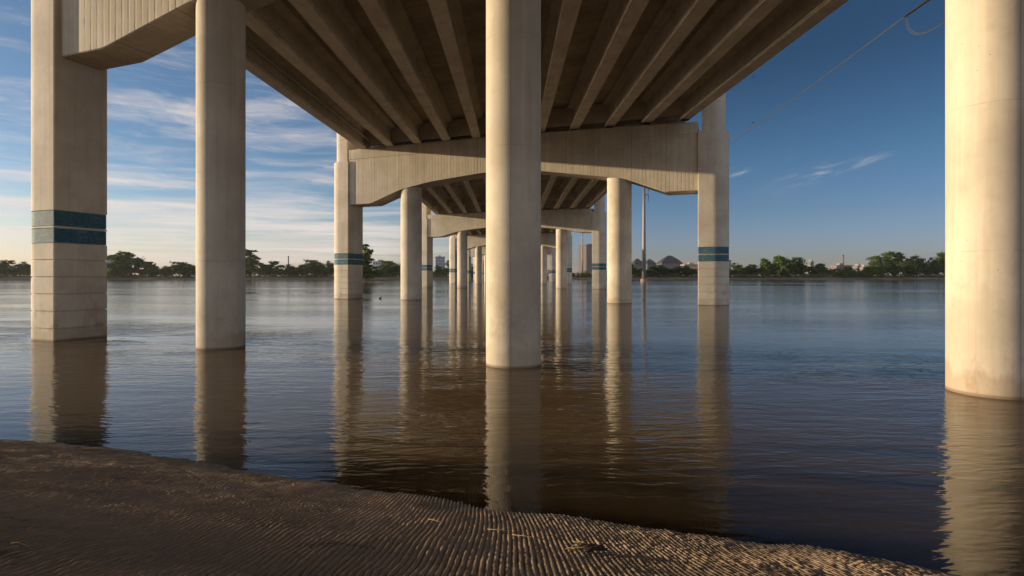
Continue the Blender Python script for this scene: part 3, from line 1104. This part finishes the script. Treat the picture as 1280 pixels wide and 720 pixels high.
far_building(727.5, 752, 306.5, 1100, (.105, .07, .07), 'tall dark red brick tower block framed by the third pier', 30, R(24), 14, 6)
far_building(856, 880, 331, 800, (.36, .25, .18), 'flat tan building beside the banded round-ended pillar', 20, 0, 4, 8)
far_building(903, 913, 326, 820, (.20, .15, .14), 'dark brown block peeping past the round-ended pillar', 18, R(10), 5, 4)
far_building(133, 148, 323, 800, (.17, .20, .26), 'blue-grey block beside the big banded pillar', 20, R(-8), 5, 5)
far_building(466.5, 483, 327.5, 700, (.36, .36, .37), 'white flat-roofed building between pointed tree and round column', 16, R(-6), 4, 5)
far_building(543.5, 555, 321.5, 900, (.17, .21, .28), 'blue-grey tower block above the trees framed by the third pier', 20, R(8), 7, 4)
far_building(1012, 1017, 328, 620, (.15, .15, .16), 'little grey tower between two rounded trees', 5, R(15), 4, 2)
far_building(1046, 1066, 332.5, 640, (.20, .15, .14), 'low reddish building under the chimney', 14, 0, 3, 6)
far_building(1071, 1079, 333.5, 600, (.17, .165, .165), 'low pale house next to the big grove', 8, R(5), 2, 3)
far_building(1080, 1086, 334.5, 590, (.24, .19, .18), 'small pinkish house touching the big grove', 8, R(-10), 2, 3)


def pyramid_hall(px0, px1, eave, apex, Y, label):
    root, w, h, wm = far_building(px0, px1, eave, Y, (.085, .078, .095), label, 30, R(0), 3, 9, roof=None)
    hz = at(0, apex, Y).z - at(0, eave, Y).z
    x, y = w / 2 + .6, 15.6
    rings = []
    for fq, zz in ((1.0, h + .01), (.97, h + .8), (.62, h + hz * .52), (.18, h + hz * .96), (.10, h + hz)):
        rings.append([(-x * fq, -y * fq, zz), (x * fq, -y * fq, zz), (x * fq, y * fq, zz), (-x * fq, y * fq, zz)])
    MB().loft(rings).build('roof', wallmat('slate_roof', (.025, .030, .042)), root)
    for sx_ in (-w / 2 + .8, w / 2 - .8):
        MB().box(sx_ - .5, sx_ + .5, -15.7, -15.1, -1, h + 1.4).build('corner_post', wallmat('pale_post', (.5, .46, .42)), root)
    return root


pyramid_hall(826, 854, 329.5, 319, 900, 'largest hall with dark pyramid roof above the trees')
pyramid_hall(792, 806, 330.5, 323, 940, 'pyramid-roofed hall just behind the steel pole')
pyramid_hall(808, 821, 330.5, 323.5, 930, 'smaller pyramid-roofed hall beside the largest one')


def chimney(px, top, Y, wpx, col, label):
    p = at(px, top, Y)
    root = empty('chimney', (p.x, Y, 2.0), 0, label=label, cat='chimney')
    r0 = wpx / 2 / F * Y
    h = p.z - 2
    MB().tube([(0, 0, -1), (0, 0, h * .5), (0, 0, h)], [r0 * 1.25, r0 * 1.1, r0], 14).build('stack', wallmat('chimney_brick', col), root, smooth=True)
    MB().tube([(0, 0, h * .95), (0, 0, h * .995)], [r0 * 1.15, r0 * 1.15], 14).build('rim', wallmat('chimney_rim', tuple(c * .5 for c in col)), root, smooth=True)


chimney(1054, 318.5, 900, 1.7, (.14, .085, .08), 'thin dark red chimney above the low reddish building')
chimney(360.5, 320, 900, 1.4, (.10, .09, .10), 'thin dark chimney rising above the trees past the first column')

# ------------------------------------------------------------------ transmission poles and wires
def pole(x, y, zb, h, r0, r1, label, base_block=True, arms=()):
    root = empty('power_pole', (x, y, zb), 0, label=label, cat='power pole', group='steel power line poles')
    MB().tube([(0, 0, -1.5), (0, 0, h * .33), (0, 0, h * .66), (0, 0, h)], [r0, r0 + (r1 - r0) * .33, r0 + (r1 - r0) * .66, r1], 20).build('shaft', M['steel'], root, smooth=True)
    if base_block:
        MB().tube([(0, 0, -2.5), (0, 0, .95), (0, 0, 1.05)], [r0 * 1.7, r0 * 1.7, r0 * 1.55], 24).build('footing', M['footing'], root, angle=R(40))
    for ax, ay, az_, tip in arms:
        MB().tube([(0, 0, az_ - .5), (ax * .5, ay * .5, az_ - .1), (ax, ay, az_)], [.22, .17, .10], 10).build('crossarm', M['steel'], root, smooth=True)
        if tip:
            mb = MB()
            pts = [(ax, ay, az_ - .1 - tip * k / 24) for k in range(25)]
            mb.tube(pts, [.13 if k % 2 else .05 for k in range(25)], 10)
            mb.build('insulator', M['insulator'], root)
    return root


B = at(805, 232, 212)
pole(B.x, 212, 0, 40, .78, .42, 'tall bare steel pole standing in the river beside the second pier',
     arms=[(1.6, -.4, 37.5, 2.8), (1.6, -.4, 33.5, 2.6)])
C2 = at(728, 349, 440)
pole(C2.x, 440, 1.8, 44, .62, .35, 'thin distant pole seen left of the brick tower', arms=[(1.6, -.4, 41, 2.0)])
A = at(1134, 18.5, 55)
NP = Vector((42.1, 49.5, 0))
np_root = pole(NP.x, NP.y, 0, 36, .62, .42, 'steel power pole hidden behind the big sunlit column', arms=[(-2.0, 1.5, 27.6, 0), (-1.0, .6, 29.4, 0)])


def catenary(a, b, sag, n=40):
    a, b = Vector(a), Vector(b)
    return [a.lerp(b, k / n) - Vector((0, 0, sag * 4 * (k / n) * (1 - k / n))) for k in range(n + 1)]


Bt = Vector((B.x + 1.6, 211.6, 34.2))
for k, off in enumerate((-.16, .16)):
    d = Vector((off, 0, off * .5))
    w = MB().tube(catenary(A + d, Bt + d, 1.6), .030, 6).build('power_line', M['wire'], None, smooth=True)
    tag(w, 'upper conductor of the power line crossing blue sky' if k else 'lower conductor of the power line crossing blue sky', 'power line', 'twin conductors of the power line')
for k, off in enumerate((-.17, .17)):           # dead-end insulator strings of the near pole
    d = Vector((off, 0, off * .5))
    E = Vector((41.2, 50.1, 29.35)) + d
    pts = [(A + d).lerp(E, q / 40) - NP for q in range(41)]
    MB().tube(pts, [.115 if q % 2 else .06 for q in range(41)], 10).build('insulator', M['insulator'], np_root)
MB().tube([A + Vector((-.3, 0, -.22)) - NP, A + Vector((.32, 0, .2)) - NP], .09, 8).build('yoke', M['insulator'], np_root)
V0 = at(1181.5, 28, 51)
V1 = at(1181.5, -30, 51)
MB().tube([V0.lerp(V1, q / 40) - NP for q in range(41)], [.10 if q % 2 else .06 for q in range(41)], 10).build('insulator', M['insulator'], np_root)
MB().tube([V1 - NP, (0, 0, V1.z + .3)], [.1, .2], 8).build('crossarm', M['steel'], np_root)
for k, off in enumerate((0.0, .14)):
    ctl = [at(1132.5, 22, 55), at(1134, 34, 54.4), at(1140, 41.5, 53.7), at(1148, 43.3, 53), at(1157, 41.5, 52.4), at(1168, 36, 51.7), V0]
    pts = []
    for i in range(len(ctl) - 1):
        p0, p1, p2, p3 = ctl[max(0, i - 1)], ctl[i], ctl[i + 1], ctl[min(len(ctl) - 1, i + 2)]
        for q in range(6):
            s = q / 6
            pts.append(.5 * ((2 * p1) + (p2 - p0) * s + (2 * p0 - 5 * p1 + 4 * p2 - p3) * s * s + (3 * p1 - p0 - 3 * p2 + p3) * s ** 3) + Vector((off, 0, off)) - NP)
    pts.append(ctl[-1] - NP)
    MB().tube(pts, .028, 6).build('jumper_wire', M['wire'], np_root, smooth=True)

# ------------------------------------------------------------------ small things
def bird(p, span, rz, label):
    root = empty('bird', p, rz, label=label, cat='bird', group='birds over the river')
    mb = MB()
    mb.tube([(0, -.13, 0), (0, -.09, .005), (0, 0, .0), (0, .10, .0), (0, .20, .0)], [.008, .026, .036, .024, .006], 10)
    for sg in (-1, 1):
        n = 7
        v = []
        for k in range(n):
            q = k / (n - 1)
            x = sg * (.02 + q * span / 2)
            z = .10 * math.sin(q * 1.6) * span
            c = .085 * (1 - q) + .012
            yb = .06 * q * q * 2
            v += [(x, yb - c * .6, z), (x, yb + c, z), (x, yb + c, z - .008), (x, yb - c * .6, z - .008)]
        f = [(i * 4 + j, i * 4 + (j + 1) % 4, i * 4 + 4 + (j + 1) % 4, i * 4 + 4 + j) for i in range(n - 1) for j in range(4)] + [(3, 2, 1, 0), tuple((n - 1) * 4 + j for j in range(4))]
        mb.add(v, f)
    for sg in (-1, 1):
        mb.tube([(0, .16, 0), (sg * .03, .27, 0)], [.012, .003], 6)
    mb.build('body', M['bird'], root, smooth=True)


bird(at(941.5, 153.5, 60), .45, R(60), 'small dark swallow in open blue sky beyond the pier top')
bird(at(942.5, 96.5, 60), .42, R(80), 'small dark swallow close against the deck edge')

# a waterbird drifting beside the second pier
p = at(475.3, 373.6, 49.5)
wb = empty('waterbird', (p.x, p.y, 0), R(70), label='small dark waterbird floating near the second pier pillar', cat='bird')
mb = MB()
mb.tube([(0, -.20, .06), (0, -.13, .07), (0, 0, .07), (0, .12, .08), (0, .22, .14)], [.03, .09, .11, .08, .015], 12)
mb.tube([(0, -.13, .10), (0, -.17, .20), (0, -.19, .27), (0, -.21, .29), (0, -.25, .285), (0, -.31, .275)], [.05, .035, .04, .045, .03, .008], 10)
mb.build('body', M['bird'], wb, smooth=True)
wb.scale = (.62, .62, .62)


def gz(x, y):
    return float(bank_height(np.array([x]), np.array([y]))[0])


def on_bank(px, py):
    """bank point seen at a photo pixel"""
    dx, dz = (px - VX) / F, (HY - py) / F
    lo, hi = .5, 12.0
    for _ in range(60):
        mid = (lo + hi) / 2
        if CAMZ + dz * mid > gz(dx * mid, mid):
            lo = mid
        else:
            hi = mid
    return Vector((dx * lo, lo, gz(dx * lo, lo)))


def straw(pts, r, label, name='straw', m='straw', cat='straw'):
    q = [on_bank(*p) + Vector((0, 0, .014 + .006 * (i % 2))) for i, p in enumerate(pts)]
    o = MB().tube(q, r, 6).build(name, M[m], None, smooth=True)
    tag(o, label, cat, 'stalks lying on the mud')


straw([(609, 664), (625, 666), (645, 669)], .0022, 'short pale straw stalk on the ribbed mud below the middle column')
straw([(640, 671), (658, 674), (682, 678)], .0024, 'longer pale straw stalk lying across the mud ribs')
straw([(535, 651), (545, 654), (555, 657)], .002, 'tiny straw stalk on the mud left of the middle reflection')
straw([(14, 683), (24, 684), (36, 688)], .003, 'pale straw stalk at the lower corner of the muddy bank')

# a dark sodden clump of driftwood
c0 = on_bank(738, 689)
dw = empty('driftwood_clump', c0, 0, label='dark sodden clump of driftwood on the ribbed mud', cat='driftwood')
r = random.Random(3)
mb = MB()
for k in range(5):
    a = r.uniform(-.4, .6)
    l_ = r.uniform(.05, .10)
    ox_, oy_ = r.uniform(-.04, .04), r.uniform(-.03, .03)
    mb.tube([(ox_ - l_ * math.cos(a), oy_ - l_ * math.sin(a), .012), (ox_, oy_, .026), (ox_ + l_ * math.cos(a), oy_ + l_ * math.sin(a), .01)], [.005, .014, .006], 8)
mb.build('wood', M['wood'], dw, smooth=True)
mb = MB()
for k in range(10):
    a = r.uniform(0, 3.1)
    l_ = r.uniform(.05, .11)
    ox_, oy_ = r.uniform(-.12, .0), r.uniform(-.03, .05)
    mb.tube([(ox_ - l_ * math.cos(a), oy_ - l_ * math.sin(a) * .6, .016), (ox_, oy_, .03), (ox_ + l_ * math.cos(a), oy_ + l_ * math.sin(a) * .6, .014)], .0017, 5)
mb.build('grass_strands', M['straw'], dw, smooth=True)

# unseen shrubs added on the near bank to dapple the low sun on the mud
lobes, h0, r0 = proto('bush', 23)
PROTO[('open', 'leaf')] = (crown_mesh('crown', lobes, 520, .30, M['leaf'], 77), trunk_mesh('trunk', lobes, h0, r0, 78), 8.6, 10.5)
for k, (x_, y_, h_, w_) in enumerate([(-29.5, 5.2, 5.2, 4.6), (-31.0, 9.6, 5.6, 4.4), (-27.0, 2.0, 4.6, 4.4), (-33, 7.4, 5.8, 4.6)]):
    me, tm, th, tw = PROTO[('open', 'leaf')]
    root = empty('tree', (x_, y_, gz(x_, y_) - .1), k * 1.3, label='leafy bank shrub outside the picture, added to shade the mud', cat='tree', group='added shrubs on the near bank', kind='thing')
    root.scale = (w_ / tw, w_ / tw, h_ / th)
    for nm, d in (('crown', me), ('trunk', tm)):
        o = bpy.data.objects.new(nm, d)
        COL.objects.link(o)
        o.parent = root

# ------------------------------------------------------------------ haze over the river
hm, t = mat('haze')
v = t.n('ShaderNodeVolumePrincipled')
v.inputs['Density'].default_value = .00006
v.inputs['Color'].default_value = (.90, .93, 1, 1)
v.inputs['Anisotropy'].default_value = .2
o = t.n('ShaderNodeOutputMaterial')
t.link(v.outputs[0], o.inputs['Volume'])
hz = MB().box(-4600, 4600, -1000, 4700, -5.5, 72).build('haze', hm)
tag(hz, 'thin evening haze over the river', None, None, 'stuff')
